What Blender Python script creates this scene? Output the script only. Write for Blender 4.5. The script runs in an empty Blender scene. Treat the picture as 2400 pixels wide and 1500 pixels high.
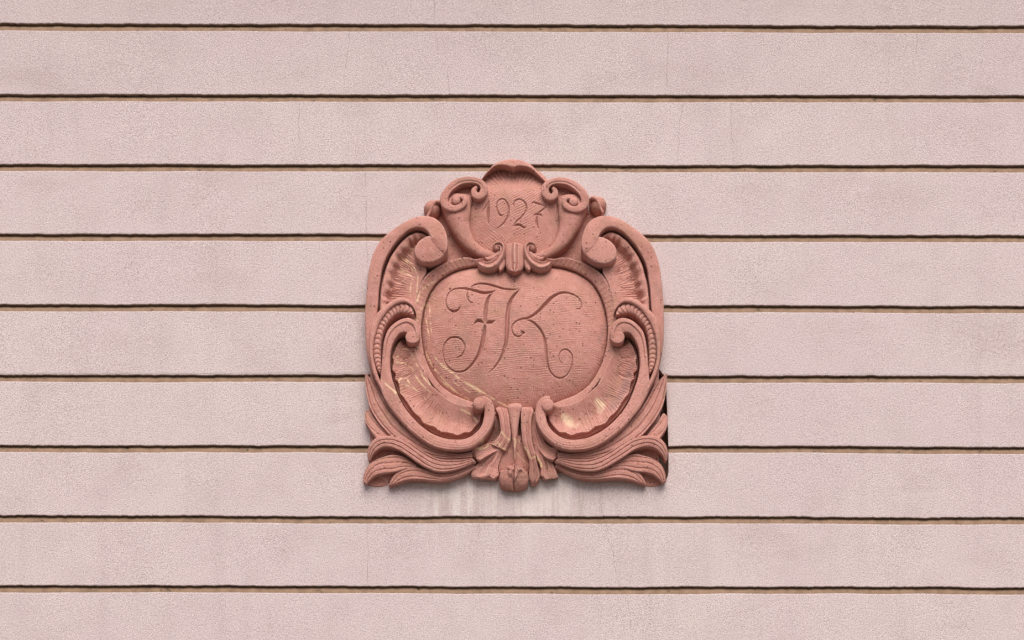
import bpy, math, random
import numpy as np

# ------------------------------------------------------------------ measures
S = 0.0015            # metres for one photo pixel on the wall face
HOR = 2690.0          # eye level in photo pixels (the camera stands below, on the pavement)
DIST = 8.1            # camera to wall
CZ = 1.6              # eye height
rng = np.random.RandomState(7)

scene = bpy.context.scene
# ------------------------------------------------------------------ camera
cam_d = bpy.data.cameras.new('camera')
cam = bpy.data.objects.new('camera', cam_d)
scene.collection.objects.link(cam)
cam.location = (0, -DIST, CZ)
cam.rotation_euler = (math.radians(90), 0, 0)
cam_d.sensor_width = 36.0
cam_d.lens = 36.0 * DIST / (2400 * S)
cam_d.shift_y = (HOR - 750.0) / 2400.0
cam_d.clip_end = 500
scene.camera = cam
# ------------------------------------------------------------------ sky + sun (bright overcast)
SUN_EL, SUN_AZ = 48.0, 6.0      # azimuth measured from straight in front of the wall, to the right
w = bpy.data.worlds.new('World'); scene.world = w; w.use_nodes = True
nt = w.node_tree; nt.nodes.clear()
sky = nt.nodes.new('ShaderNodeTexSky'); sky.sky_type = 'NISHITA'; sky.sun_disc = False
sky.sun_elevation = math.radians(SUN_EL); sky.sun_rotation = math.radians(180 - SUN_AZ)
sky.air_density = 0.8; sky.dust_density = 4.0; sky.ozone_density = 1.0
bg = nt.nodes.new('ShaderNodeBackground'); bg.inputs['Strength'].default_value = 0.052
wo = nt.nodes.new('ShaderNodeOutputWorld')
nt.links.new(sky.outputs[0], bg.inputs['Color']); nt.links.new(bg.outputs[0], wo.inputs['Surface'])
sun_d = bpy.data.lights.new('sun', 'SUN'); sun_d.energy = 1.5; sun_d.angle = math.radians(48)
sun_d.color = (1.0, 0.97, 0.94)
sun = bpy.data.objects.new('sun', sun_d); scene.collection.objects.link(sun)
sun.rotation_euler = (math.radians(90 - SUN_EL), 0, math.radians(SUN_AZ))
scene.view_settings.view_transform = 'Standard'; scene.view_settings.look = 'None'
scene.view_settings.gamma = 1.0; scene.view_settings.use_curve_mapping = False
scene.view_settings.exposure = 1.24

# ------------------------------------------------------------------ noise + curves (numpy)
LAT = rng.rand(8, 256, 256)
def vnoise(x, y, k=0):
    x = np.asarray(x, float); y = np.asarray(y, float)
    xi = np.floor(x).astype(int); yi = np.floor(y).astype(int)
    fx = x - xi; fy = y - yi
    fx = fx * fx * (3 - 2 * fx); fy = fy * fy * (3 - 2 * fy)
    L = LAT[k % 8]
    a = L[xi & 255, yi & 255]; b = L[(xi + 1) & 255, yi & 255]
    c = L[xi & 255, (yi + 1) & 255]; d = L[(xi + 1) & 255, (yi + 1) & 255]
    return (a * (1 - fx) + b * fx) * (1 - fy) + (c * (1 - fx) + d * fx) * fy * 1.0 - 0.5
def fbm(x, y, sc, k=0, o=3):
    r = 0; a = 1.0
    for i in range(o):
        r = r + a * vnoise(x / sc, y / sc, k + i); a *= 0.5; sc *= 0.5
    return r
def sstep(a, b, x):
    t = np.clip((x - a) / (b - a), 0, 1); return t * t * (3 - 2 * t)

def catmull(P, n, closed=False):
    """n samples, evenly spaced in control-point parameter"""
    P = np.asarray(P, float); m = len(P)
    if closed:
        t = np.linspace(0, m, n, endpoint=False); i = np.floor(t).astype(int); f = (t - i)[:, None]
        p0, p1, p2, p3 = P[(i - 1) % m], P[i % m], P[(i + 1) % m], P[(i + 2) % m]
    else:
        t = np.linspace(0, m - 1, n); i = np.minimum(np.floor(t).astype(int), m - 2); f = (t - i)[:, None]
        Q = np.vstack([2 * P[0] - P[1], P, 2 * P[-1] - P[-2]])
        p0, p1, p2, p3 = Q[i], Q[i + 1], Q[i + 2], Q[i + 3]
    return 0.5 * ((2 * p1) + (p2 - p0) * f + (2 * p0 - 5 * p1 + 4 * p2 - p3) * f ** 2 + (3 * p1 - p0 - 3 * p2 + p3) * f ** 3)
def plen(P):
    P = np.asarray(P, float)[:, :2]; return np.sum(np.linalg.norm(np.diff(P, axis=0), axis=1))
def reg(x0, y0, k):
    return lambda pts: [tuple([x0 + p[0] / k, y0 + p[1] / k] + [q / k for q in p[2:]]) for p in pts]
# measuring windows over the photo (origin, magnification)
R1 = reg(960, 350, 4.792); R2 = reg(840, 480, 6.303); R4 = reg(840, 680, 6.303)
R6 = reg(840, 900, 5.768); R7 = reg(1200, 900, 5.768); R8 = reg(980, 640, 4.687)

# ------------------------------------------------------------------ raster maps of veins / stains in the stone (real colour)
MX0, MY0, MW, MH = 840, 360, 740, 800
def splat(img, pts, soft=1.0, x0=MX0, y0=MY0, step=1.0, val=None, sub=0.5):
    """img = max(img, halfwidth - distance) along strokes (x, y, halfwidth)"""
    P = np.asarray(pts, float)
    n = max(4, int(plen(P) / sub)); C = catmull(P, n)
    for x, y, h in C:
        h = max(h, 0.2); r = h + 2
        i0 = max(0, int((x - r - x0) / step)); i1 = min(img.shape[1], int((x + r - x0) / step) + 2)
        j0 = max(0, int((y - r - y0) / step)); j1 = min(img.shape[0], int((y + r - y0) / step) + 2)
        if i1 <= i0 or j1 <= j0: continue
        gx = x0 + np.arange(i0, i1) * step; gy = y0 + np.arange(j0, j1) * step
        d = np.hypot(gx[None, :] - x, gy[:, None] - y)
        v = h - d
        img[j0:j1, i0:i1] = np.maximum(img[j0:j1, i0:i1], v)
vein = np.full((MH, MW), -9.0)
def V(pts, hw): splat(vein, [(p[0], p[1], hw * 0.66) for p in pts])
V(R2([(560, 800), (600, 755), (680, 770), (730, 840), (790, 940), (800, 990)]), 1.0)
V(R2([(640, 760), (700, 770), (790, 860), (840, 950), (880, 1060), (870, 1160), (860, 1300)]), 1.4)
V(R2([(580, 910), (640, 935), (700, 970), (760, 1020), (800, 1090), (770, 1170), (765, 1330)]), 1.3)
V(R2([(1150, 1110), (1080, 1140), (1000, 1190), (940, 1250), (890, 1340), (850, 1440)]), 2.0)
V(R2([(700, 600), (760, 605), (810, 610)]), 1.6)
V(R2([(1120, 1220), (1060, 1310), (1020, 1400), (1000, 1490)]), 0.8)
V(R4([(990, 170), (920, 270), (880, 380), (870, 440)]), 1.5)
V(R4([(980, 230), (1000, 420), (1030, 600), (1050, 720)]), 1.2)
V(R4([(1050, 200), (1060, 400), (1080, 640)]), 0.7)
V(R4([(990, 880), (1040, 1000), (1100, 1110), (1180, 1210), (1280, 1330), (1430, 1470)]), 1.2)
V(R4([(1090, 920), (1180, 1050), (1300, 1160), (1420, 1250), (1550, 1350), (1700, 1440), (1800, 1500)]), 1.5)
V(R8([(480, 1180), (600, 1240), (720, 1310), (860, 1390), (990, 1450)]), 1.9)
V(R8([(220, 1130), (330, 1230), (470, 1320), (560, 1370)]), 1.2)
V(R8([(380, 1190), (520, 1270), (600, 1320)]), 0.9)
V(R4([(560, 1060), (660, 1055), (740, 1090), (800, 1160), (850, 1260), (920, 1360), (1010, 1450), (1060, 1500)]), 1.3)
V(R4([(640, 850), (720, 850), (780, 920), (830, 1040), (900, 1160), (960, 1280), (1060, 1400)]), 1.3)
V(R4([(590, 1370), (620, 1300), (690, 1270), (740, 1330), (790, 1410), (880, 1480)]), 1.2)
V(R4([(340, 1310), (420, 1390), (500, 1460), (560, 1510)]), 1.5)
V(R4([(530, 760), (580, 790), (600, 770)]), 2.2)
V(R4([(580, 930), (570, 1010)]), 1.2)
V(R6([(640, 0), (760, 40), (830, 120), (920, 210)]), 1.2)
V(R6([(370, 10), (440, 60), (500, 120)]), 1.4)
V(R6([(1390, 340), (1480, 380), (1560, 430), (1600, 500)]), 1.7)
V(R6([(1640, 770), (1720, 730), (1800, 690), (1915, 640), (1990, 720), (2040, 750), (2090, 740), (2180, 790)]), 2.2)
V(R6([(1560, 870), (1640, 880), (1720, 860), (1760, 820)]), 2.6)
V(R6([(1800, 830), (1880, 790), (1960, 870), (2000, 880), (2080, 930)]), 1.8)
V(R6([(2110, 1010), (2140, 940), (2190, 990)]), 1.8)
V(R6([(2120, 850), (2140, 770)]), 1.6)
V(R7([(20, 980), (60, 940), (120, 990), (190, 1060), (230, 1090)]), 1.6)
V(R7([(30, 850), (70, 770), (120, 810)]), 1.8)
V(R7([(150, 860), (200, 890), (250, 1000), (330, 990), (400, 1100), (380, 1110)]), 3.4)
V(R7([(60, 760), (100, 800)]), 1.5)
pale = np.full((MH, MW), -9.0)
splat(pale, R7([(700, 420, 60), (760, 480, 85), (800, 540, 60)]))
splat(pale, R7([(1150, 210, 60), (1210, 280, 80), (1190, 350, 50)]))
splat(pale, R7([(860, 560, 40), (900, 520, 30)]))
pale = np.clip(pale / 9.0, 0, 1)
grey = np.full((MH, MW), -9.0)
splat(grey, R7([(1560, 0, 70), (1500, 90, 80), (1420, 210, 80), (1330, 330, 60)]))
splat(grey, reg(1200, 680, 6.303)([(1740, 1140, 60), (1690, 1330, 80), (1640, 1450, 70)]))
splat(grey, R8([(60, 560, 20), (70, 680, 40), (90, 800, 30)])); splat(grey, R8([(2050, 480, 18), (2030, 640, 45), (1990, 720, 40), (2035, 800, 20)])); splat(grey, reg(1200, 480, 6.303)([(1150, 800, 40), (1260, 850, 60), (1400, 900, 50)]))
grey = np.clip(grey / 10.0, 0, 1)
gx, gy = np.meshgrid(MX0 + np.arange(MW), MY0 + np.arange(MH))
vein = np.clip((vein + 0.55 + 2.2 * fbm(gx, gy, 9, 1)) / 1.2, 0, 1)
pale = pale * np.clip(0.6 + 1.6 * fbm(gx, gy, 14, 2), 0, 1)
def samp(img, x, y):
    u = np.clip(x - MX0, 0, MW - 1.01); v = np.clip(y - MY0, 0, MH - 1.01)
    i = u.astype(int); j = v.astype(int); fu = u - i; fv = v - j
    return (img[j, i] * (1 - fu) + img[j, i + 1] * fu) * (1 - fv) + (img[j + 1, i] * (1 - fu) + img[j + 1, i + 1] * fu) * fv

# ------------------------------------------------------------------ materials
class N:
    def __init__(s, name):
        s.m = bpy.data.materials.new(name); s.m.use_nodes = True
        s.t = s.m.node_tree; s.t.nodes.clear()
        s.out = s.t.nodes.new('ShaderNodeOutputMaterial'); s.b = s.t.nodes.new('ShaderNodeBsdfPrincipled')
        s.t.links.new(s.b.outputs[0], s.out.inputs[0])
        s.b.inputs['Specular IOR Level'].default_value = 0.15
    def put(s, sock, v):
        if hasattr(v, 'links'): s.t.links.new(v, sock)
        else: sock.default_value = v
    def n(s, typ, ins=None, out=0, **kw):
        nd = s.t.nodes.new(typ)
        for k, v in kw.items(): setattr(nd, k, v)
        for k, v in (ins or {}).items(): s.put(nd.inputs[k], v)
        return nd.outputs[out]
    def math(s, op, a, b=0.0, c=0.0, clamp=False):
        nd = s.t.nodes.new('ShaderNodeMath'); nd.operation = op; nd.use_clamp = clamp
        s.put(nd.inputs[0], a); s.put(nd.inputs[1], b); s.put(nd.inputs[2], c); return nd.outputs[0]
    def ramp(s, v, a, b, x=0.0, y=1.0):
        nd = s.t.nodes.new('ShaderNodeMapRange'); nd.interpolation_type = 'SMOOTHSTEP'
        s.put(nd.inputs[0], v); nd.inputs[1].default_value = a; nd.inputs[2].default_value = b
        nd.inputs[3].default_value = x; nd.inputs[4].default_value = y; return nd.outputs[0]
    def mix(s, f, a, b, mode='MIX'):
        nd = s.t.nodes.new('ShaderNodeMix'); nd.data_type = 'RGBA'; nd.blend_type = mode
        s.put(nd.inputs[0], f); s.put(nd.inputs[6], a); s.put(nd.inputs[7], b); return nd.outputs[2]
    def noise(s, vec, scale, detail=3.0, rough=0.55):
        return s.n('ShaderNodeTexNoise', {'Vector': vec, 'Scale': scale, 'Detail': detail, 'Roughness': rough})
    def scaled(s, vec, sc):
        nd = s.t.nodes.new('ShaderNodeVectorMath'); nd.operation = 'MULTIPLY'
        s.put(nd.inputs[0], vec); nd.inputs[1].default_value = sc; return nd.outputs[0]
    def bump(s, h, strength, dist, prev=None):
        nd = s.t.nodes.new('ShaderNodeBump'); nd.inputs['Strength'].default_value = strength
        nd.inputs['Distance'].default_value = dist; s.put(nd.inputs['Height'], h)
        if prev: s.put(nd.inputs['Normal'], prev)
        return nd.outputs[0]

def mat_stone():
    q = N('red_sandstone')
    co = q.n('ShaderNodeTexCoord', out=3)
    n1 = q.noise(co, 7.0, 4); n2 = q.noise(co, 45.0, 4); n3 = q.noise(co, 420.0, 2)
    c = q.mix(q.ramp(n1, 0.35, 0.68), (0.53, 0.265, 0.22, 1), (0.43, 0.203, 0.162, 1))
    c = q.mix(q.ramp(n2, 0.42, 0.72, 0, 0.55), c, (0.58, 0.315, 0.272, 1))
    c = q.mix(q.ramp(n3, 0.40, 0.66, 0.0, 0.65), c, (0.36, 0.14, 0.105, 1))
    dk = q.noise(co, 16.0, 3)
    c = q.mix(q.ramp(dk, 0.50, 0.70, 0, 0.55), c, (0.41, 0.215, 0.15, 1))
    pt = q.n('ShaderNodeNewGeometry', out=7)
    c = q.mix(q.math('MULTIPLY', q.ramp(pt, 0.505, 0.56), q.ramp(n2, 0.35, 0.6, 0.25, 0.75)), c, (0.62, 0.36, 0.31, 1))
    gm = q.noise(co, 11.0, 5, 0.65)
    c = q.mix(q.ramp(gm, 0.52, 0.70, 0, 0.6), c, (0.32, 0.175, 0.135, 1))
    va = q.n('ShaderNodeAttribute', attribute_name='vein', attribute_type='GEOMETRY', out=2)
    pa = q.n('ShaderNodeAttribute', attribute_name='pale', attribute_type='GEOMETRY', out=2)
    ga = q.n('ShaderNodeAttribute', attribute_name='grey', attribute_type='GEOMETRY', out=2)
    c = q.mix(q.math('MULTIPLY', va, 0.9), c, (0.74, 0.52, 0.33, 1))
    c = q.mix(q.math('MULTIPLY', pa, 0.9), c, (0.72, 0.52, 0.36, 1))
    c = q.mix(q.math('MULTIPLY', ga, 0.45), c, (0.24, 0.15, 0.14, 1))
    # clay pits
    vo = q.t.nodes.new('ShaderNodeTexVoronoi'); vo.inputs['Scale'].default_value = 88.0
    q.put(vo.inputs['Vector'], co)
    sel = q.n('ShaderNodeSeparateColor', {0: vo.outputs['Color']}, out=0)
    thr = q.math('MULTIPLY', q.math('SUBTRACT', sel, 0.50, clamp=True), 0.62)
    pit = q.math('SUBTRACT', 1.0, q.math('DIVIDE', vo.outputs['Distance'], q.math('MAXIMUM', thr, 0.0001)), clamp=True)
    pit = q.math('MULTIPLY', q.ramp(pit, 0.0, 0.35), q.ramp(sel, 0.50, 0.56))
    c = q.mix(q.math('MULTIPLY', pit, 0.85), c, (0.10, 0.035, 0.025, 1))
    q.put(q.b.inputs['Base Color'], c); q.b.inputs['Roughness'].default_value = 0.9
    # chisel dressing: fine streaks in two directions + grain
    wv = q.n('ShaderNodeTexWave', {'Vector': co, 'Scale': 46.0, 'Distortion': 7.0, 'Detail': 2.0, 'Detail Scale': 1.6}, out=1, wave_type='BANDS', bands_direction='DIAGONAL')
    b = q.bump(wv, 0.26, 0.0014)
    b = q.bump(n3, 0.9, 0.002, b)
    b = q.bump(n2, 0.45, 0.004, b)
    b = q.bump(q.math('SUBTRACT', 1.0, pit), 0.6, 0.002, b)
    q.put(q.b.inputs['Normal'], b)
    return q.m

def mat_wall():
    q = N('pink_render')
    co = q.n('ShaderNodeTexCoord', out=3)
    sx = q.t.nodes.new('ShaderNodeSeparateXYZ'); q.put(sx.inputs[0], co)
    X, Y, Z = sx.outputs[0], sx.outputs[1], sx.outputs[2]
    big = q.noise(co, 1.3, 4); mid = q.noise(co, 7.0, 4)
    streak = q.noise(q.scaled(co, (6.0, 1, 0.5)), 2.0, 4, 0.6)
    fine = q.noise(co, 230.0, 3, 0.65); spk = q.noise(co, 520.0, 2, 0.5); grit = q.noise(co, 120.0, 2, 0.5)
    c = q.mix(q.ramp(big, 0.33, 0.67), (0.572, 0.482, 0.462, 1), (0.552, 0.450, 0.446, 1))
    c = q.mix(q.ramp(mid, 0.42, 0.72, 0, 0.5), c, (0.50, 0.405, 0.395, 1))
    pat = q.noise(q.scaled(co, (1.0, 1, 2.2)), 2.6, 5, 0.6)
    c = q.mix(q.ramp(pat, 0.54, 0.72, 0, 0.5), c, (0.46, 0.365, 0.345, 1))
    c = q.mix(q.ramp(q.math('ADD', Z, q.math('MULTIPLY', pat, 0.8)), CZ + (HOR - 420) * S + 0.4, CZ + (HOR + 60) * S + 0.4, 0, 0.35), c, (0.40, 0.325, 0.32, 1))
    c = q.mix(q.ramp(streak, 0.50, 0.76, 0, 0.40), c, (0.46, 0.37, 0.365, 1))
    c = q.mix(q.ramp(fine, 0.50, 0.68, 0, 0.85), c, (0.36, 0.265, 0.265, 1))
    c = q.mix(q.ramp(fine, 0.47, 0.30, 0, 0.75), c, (0.66, 0.59, 0.58, 1))
    c = q.mix(q.ramp(spk, 0.58, 0.68, 0, 0.9), c, (0.24, 0.16, 0.155, 1))
    # run-off under the carved stone: lime and soot streaks below its foot
    zf = lambda py: CZ + (HOR - py) * S
    xf = lambda px: (px - 1200) * S
    r1 = q.noise(q.scaled(co, (27.0, 1, 0.7)), 1.0, 3, 0.6)
    r2 = q.noise(q.scaled(co, (15.0, 1, 0.8)), 1.0, 3, 0.5)
    inx = q.math('MULTIPLY', q.ramp(X, xf(960), xf(1030)), q.ramp(X, xf(1340), xf(1440), 1, 0))
    wide = q.math('MULTIPLY', q.ramp(X, xf(900), xf(1040)), q.ramp(X, xf(1330), xf(1480), 1, 0))
    fz = q.ramp(Z, zf(1330), zf(1130)); fz2 = q.ramp(Z, zf(1235), zf(1200)); below = q.ramp(Z, zf(1110), zf(1125), 0, 1)
    fade = q.math('MULTIPLY', q.math('MULTIPLY', fz, q.math('ADD', 0.35, q.math('MULTIPLY', fz2, 0.65))), below)
    soot = q.math('MULTIPLY', q.math('MULTIPLY', fade, wide), q.ramp(r2, 0.46, 0.62))
    r3 = q.noise(q.scaled(co, (11.0, 1, 0.6)), 1.0, 2, 0.5); r4 = q.noise(q.scaled(co, (60.0, 1, 1.5)), 1.0, 2, 0.5)
    drip = q.math('ADD', q.math('MULTIPLY', r1, 0.6), q.math('ADD', q.math('MULTIPLY', r3, 0.75), q.math('MULTIPLY', r4, 0.18)))
    dist = q.math('SUBTRACT', zf(1120), Z)
    drip = q.math('SUBTRACT', drip, q.math('MULTIPLY', dist, 0.55))
    rag = q.noise(co, 60.0, 3, 0.6)
    lime = q.math('MULTIPLY', q.math('MULTIPLY', q.math('MULTIPLY', inx, below), q.ramp(drip, 0.73, 0.79)), q.ramp(rag, 0.30, 0.60, 0.45, 1.0))
    lime = q.math('MULTIPLY', lime, q.math('ADD', 0.28, q.math('MULTIPLY', fz2, 0.72)))
    c = q.mix(q.math('MULTIPLY', soot, 0.5), c, (0.36, 0.265, 0.235, 1))
    c = q.mix(q.math('MULTIPLY', lime, 0.5), c, (0.68, 0.62, 0.575, 1))
    # hairline cracks
    crack = None
    wob = q.noise(q.scaled(co, (0.0, 0.0, 9.0)), 1.0, 5, 0.65)
    for px, slope, y0, y1, amp in ((1566, -0.02, 72, 222, 0.05), (1600, -0.09, 232, 380, 0.07), (1013, 0.10, 0, 130, 0.06),
                                   (1050, 0.04, 160, 222, 0.05), (820, -0.10, 70, 200, 0.05), (856, 0.02, 400, 720, 0.035), (862, 0.0, 1230, 1370, 0.03),
                                   (1123, 0.11, 1226, 1365, 0.06), (1404, 0.10, 1130, 1215, 0.05), (1418, 0.22, 1218, 1378, 0.06),
                                   (1465, 0.22, 1400, 1500, 0.05), (1712, 0.05, 240, 380, 0.05), (2150, -0.06, 75, 130, 0.03), (700, 0.03, 240, 330, 0.05)):
        zc = q.math('SUBTRACT', zf(y0), Z)
        xx = q.math('SUBTRACT', q.math('SUBTRACT', X, xf(px)), q.math('MULTIPLY', zc, slope))
        xx = q.math('SUBTRACT', xx, q.math('MULTIPLY', q.math('SUBTRACT', wob, 0.5), amp))
        k = q.ramp(q.math('ABSOLUTE', xx), 0.0004, 0.0016, 1, 0)
        k = q.math('MULTIPLY', k, q.math('MULTIPLY', q.math('LESS_THAN', Z, zf(y0)), q.math('GREATER_THAN', Z, zf(y1))))
        crack = k if crack is None else q.math('MAXIMUM', crack, k)
    crack = q.math('MULTIPLY', crack, q.ramp(q.noise(co, 14.0, 2), 0.30, 0.55))
    c = q.mix(q.math('MULTIPLY', crack, 0.5), c, (0.27, 0.18, 0.16, 1))
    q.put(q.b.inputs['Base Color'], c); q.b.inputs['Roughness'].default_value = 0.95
    b = q.bump(grit, 0.30, 0.003)
    b = q.bump(fine, 0.9, 0.003, b)
    b = q.bump(spk, 0.35, 0.001, b)
    b = q.bump(q.math('SUBTRACT', 1.0, crack), 0.5, 0.001, b)
    q.put(q.b.inputs['Normal'], b)
    return q.m

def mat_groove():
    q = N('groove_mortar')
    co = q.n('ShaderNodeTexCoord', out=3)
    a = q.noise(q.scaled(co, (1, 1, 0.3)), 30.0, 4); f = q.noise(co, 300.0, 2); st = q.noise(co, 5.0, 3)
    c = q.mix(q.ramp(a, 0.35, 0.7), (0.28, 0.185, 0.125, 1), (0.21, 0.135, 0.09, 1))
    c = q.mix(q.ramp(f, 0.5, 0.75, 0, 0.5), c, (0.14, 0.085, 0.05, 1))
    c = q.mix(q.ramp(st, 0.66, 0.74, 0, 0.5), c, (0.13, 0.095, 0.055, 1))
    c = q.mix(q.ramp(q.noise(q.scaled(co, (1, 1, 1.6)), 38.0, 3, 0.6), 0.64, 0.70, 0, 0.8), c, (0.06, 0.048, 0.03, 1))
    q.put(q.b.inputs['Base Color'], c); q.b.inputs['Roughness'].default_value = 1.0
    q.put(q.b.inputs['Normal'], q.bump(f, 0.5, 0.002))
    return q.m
def mat_plain(name, c0, c1, sc):
    q = N(name); co = q.n('ShaderNodeTexCoord', out=3)
    q.put(q.b.inputs['Base Color'], q.mix(q.ramp(q.noise(co, sc, 4), 0.35, 0.65), c0, c1)); q.b.inputs['Roughness'].default_value = 0.95
    return q.m
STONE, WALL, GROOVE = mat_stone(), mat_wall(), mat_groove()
CORE = mat_plain('raw_masonry', (0.22, 0.13, 0.10, 1), (0.12, 0.08, 0.06, 1), 20)
PAVE = mat_plain('grey_pavement', (0.15, 0.135, 0.12, 1), (0.19, 0.172, 0.155, 1), 3)

# ------------------------------------------------------------------ objects
C = scene.collection
def empty(name, loc=(0, 0, 0)):
    o = bpy.data.objects.new(name, None); C.objects.link(o); o.location = loc; o.empty_display_size = 0.1; return o
def mesh_obj(name, verts, faces, mat, parent=None, smooth=True, sharp=45, attrs=None, origin=(0, 0, 0)):
    me = bpy.data.meshes.new(name)
    v = np.asarray(verts, float) - np.asarray(origin)
    me.from_pydata(v.tolist(), [], faces if isinstance(faces, list) else faces.tolist())
    me.materials.append(mat)
    if smooth:
        me.polygons.foreach_set('use_smooth', np.ones(len(me.polygons), bool))
        if sharp: me.set_sharp_from_angle(angle=math.radians(sharp))
    for k, a in (attrs or {}).items():
        at = me.attributes.new(k, 'FLOAT', 'POINT'); at.data.foreach_set('value', np.asarray(a, np.float32))
    me.update()
    o = bpy.data.objects.new(name, me); C.objects.link(o)
    if parent: o.parent = parent
    return o
HK = 0.90
def PT(x, y, h, hn):
    """photo pixel -> point on a carving whose face stands hn in front of the wall; h = actual relief height"""
    hn = hn * HK; h = np.asarray(h, float); h = np.where(h > 0, h * HK, h)
    f = (DIST - hn) / DIST
    x = np.asarray(x, float); y = np.asarray(y, float)
    return np.stack([(x - 1200) * f * S, -np.broadcast_to(np.asarray(h, float), x.shape), CZ + (HOR - y) * f * S], -1)

# ================================================================== THE WALL
pave = mesh_obj('pavement', [(-60, -80, 0), (60, -80, 0), (60, 0.1, 0), (-60, 0.1, 0)], [(0, 1, 2, 3)], PAVE, smooth=False)
pave['kind'] = 'structure'
wall = empty('house_wall', (0, 0, 0))
wall['label'] = 'pale pink roughcast house wall with horizontal grooves behind the red carved stone'
wall['category'] = 'wall'; wall['kind'] = 'thing'

rows = [(55, 60.5), (220, 223.5), (384, 387.5), (548, 551), (713, 717), (878, 882), (1043, 1047), (1208, 1213), (1372, 1377)]
ext = [(rows[0][0] - 165 * k, rows[0][1] - 164 * k) for k in (4, 3, 2, 1)] + rows + [(rows[-1][0] + 164.5 * k, rows[-1][1] + 164.5 * k) for k in (1, 2, 3, 4, 5, 6, 7)]
GH = 15.6
def gtop(i, x):      # upper edge of groove i (= foot of the band above)
    a, b = ext[i]
    return a + (b - a) * x / 2400 + 2.4 * fbm(x + 311 * i, x * 0 + i * 17.3, 420, i, 2) + 1.6 * fbm(x, x * 0 + i * 5.1, 60, i + 1, 2) + 1.3 * fbm(x, x * 0 + i * 3.7, 8, i + 2, 2) - 4.0 * np.maximum(0, fbm(x, x * 0 + i * 8.3, 34, i + 5, 2) - 0.42)
def gbot(i, x):      # lower edge of groove i (= head of the band below)
    a, b = ext[i]
    return a + (b - a) * x / 2400 + GH + 2.4 * fbm(x + 311 * i, x * 0 + i * 17.3, 420, i, 2) + 1.6 * fbm(x + 90, x * 0 + i * 9.1, 90, i + 3, 2) + 0.5 * fbm(x, x * 0 + i * 7.7, 9, i + 4, 2) + 5.0 * np.maximum(0, fbm(x, x * 0 + i * 2.9, 40, i + 6, 2) - 0.45)
XL, XR = -900.0, 3300.0
BACK = 0.024
def strip(ytop, ybot, xa, xb, bev_t, bev_b, n):
    """one rendered band piece: columns between xa(y) and xb(y), rounded arrises, returns verts, faces"""
    c = np.linspace(0, 1, n)
    rowsv = []
    V_ = np.linspace(0, 1, 9)
    def row(fy, off, y):
        # fy: 0 = top .. 1 = foot
        xs0 = None
        yy = ytop(XL + (XR - XL) * c) * 0 + fy
        return yy
    P = []
    sec = []
    if bev_t: sec += [(0.0, 0.3, BACK), (0.0, 0.3, 0.0026), (0.0, 0.9, 0.0009), (0.0, 2.2, 0.0), (0.0, 3.2, 0.0), (0.0, 5.0, 0.0)]
    else: sec += [(0.0, 0.0, BACK), (0.0, 0.0, 0.0)]
    for v in V_[1:-1]: sec.append((v, 0.0, 0.0))
    if bev_b: sec += [(1.0, -4.4, 0.0), (1.0, -2.6, 0.0), (1.0, -1.6, 0.0), (1.0, -0.6, 0.0008), (1.0, -0.15, 0.0020), (1.0, -0.1, BACK)]
    else: sec += [(1.0, 0.0, 0.0), (1.0, 0.0, BACK)]
    for v, dpx, dep in sec:
        yb0 = ytop(np.array([1200.0]))[0] * (1 - v) + ybot(np.array([1200.0]))[0] * v
        a, b = xa(yb0), xb(yb0)
        x = a + (b - a) * c
        y = ytop(x) * (1 - v) + ybot(x) * v + dpx
        und = 0.0016 * fbm(x, y, 160, 5, 2) if dep < 0.02 else 0.0
        P.append(np.stack([(x - 1200) * S, dep + und + 0 * x, CZ + (HOR - y) * S], -1))
    m = len(P); Vv = np.concatenate(P); F = []
    for j in range(m - 1):
        b0 = j * n + np.arange(n - 1)
        F.append(np.stack([b0, b0 + n, b0 + n + 1, b0 + 1], -1))
    F = np.concatenate(F).tolist()
    # closed ends
    for e in (0, n - 1):
        loop = [j * n + e for j in range(m)]
        F.append(loop if e == 0 else loop[::-1])
    return Vv, F
def join(parts):
    V_, F_ = [], []; o = 0
    for v, f in parts:
        V_.append(v); F_ += [[i + o for i in q_] for q_ in f]; o += len(v)
    return np.concatenate(V_), F_
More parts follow.
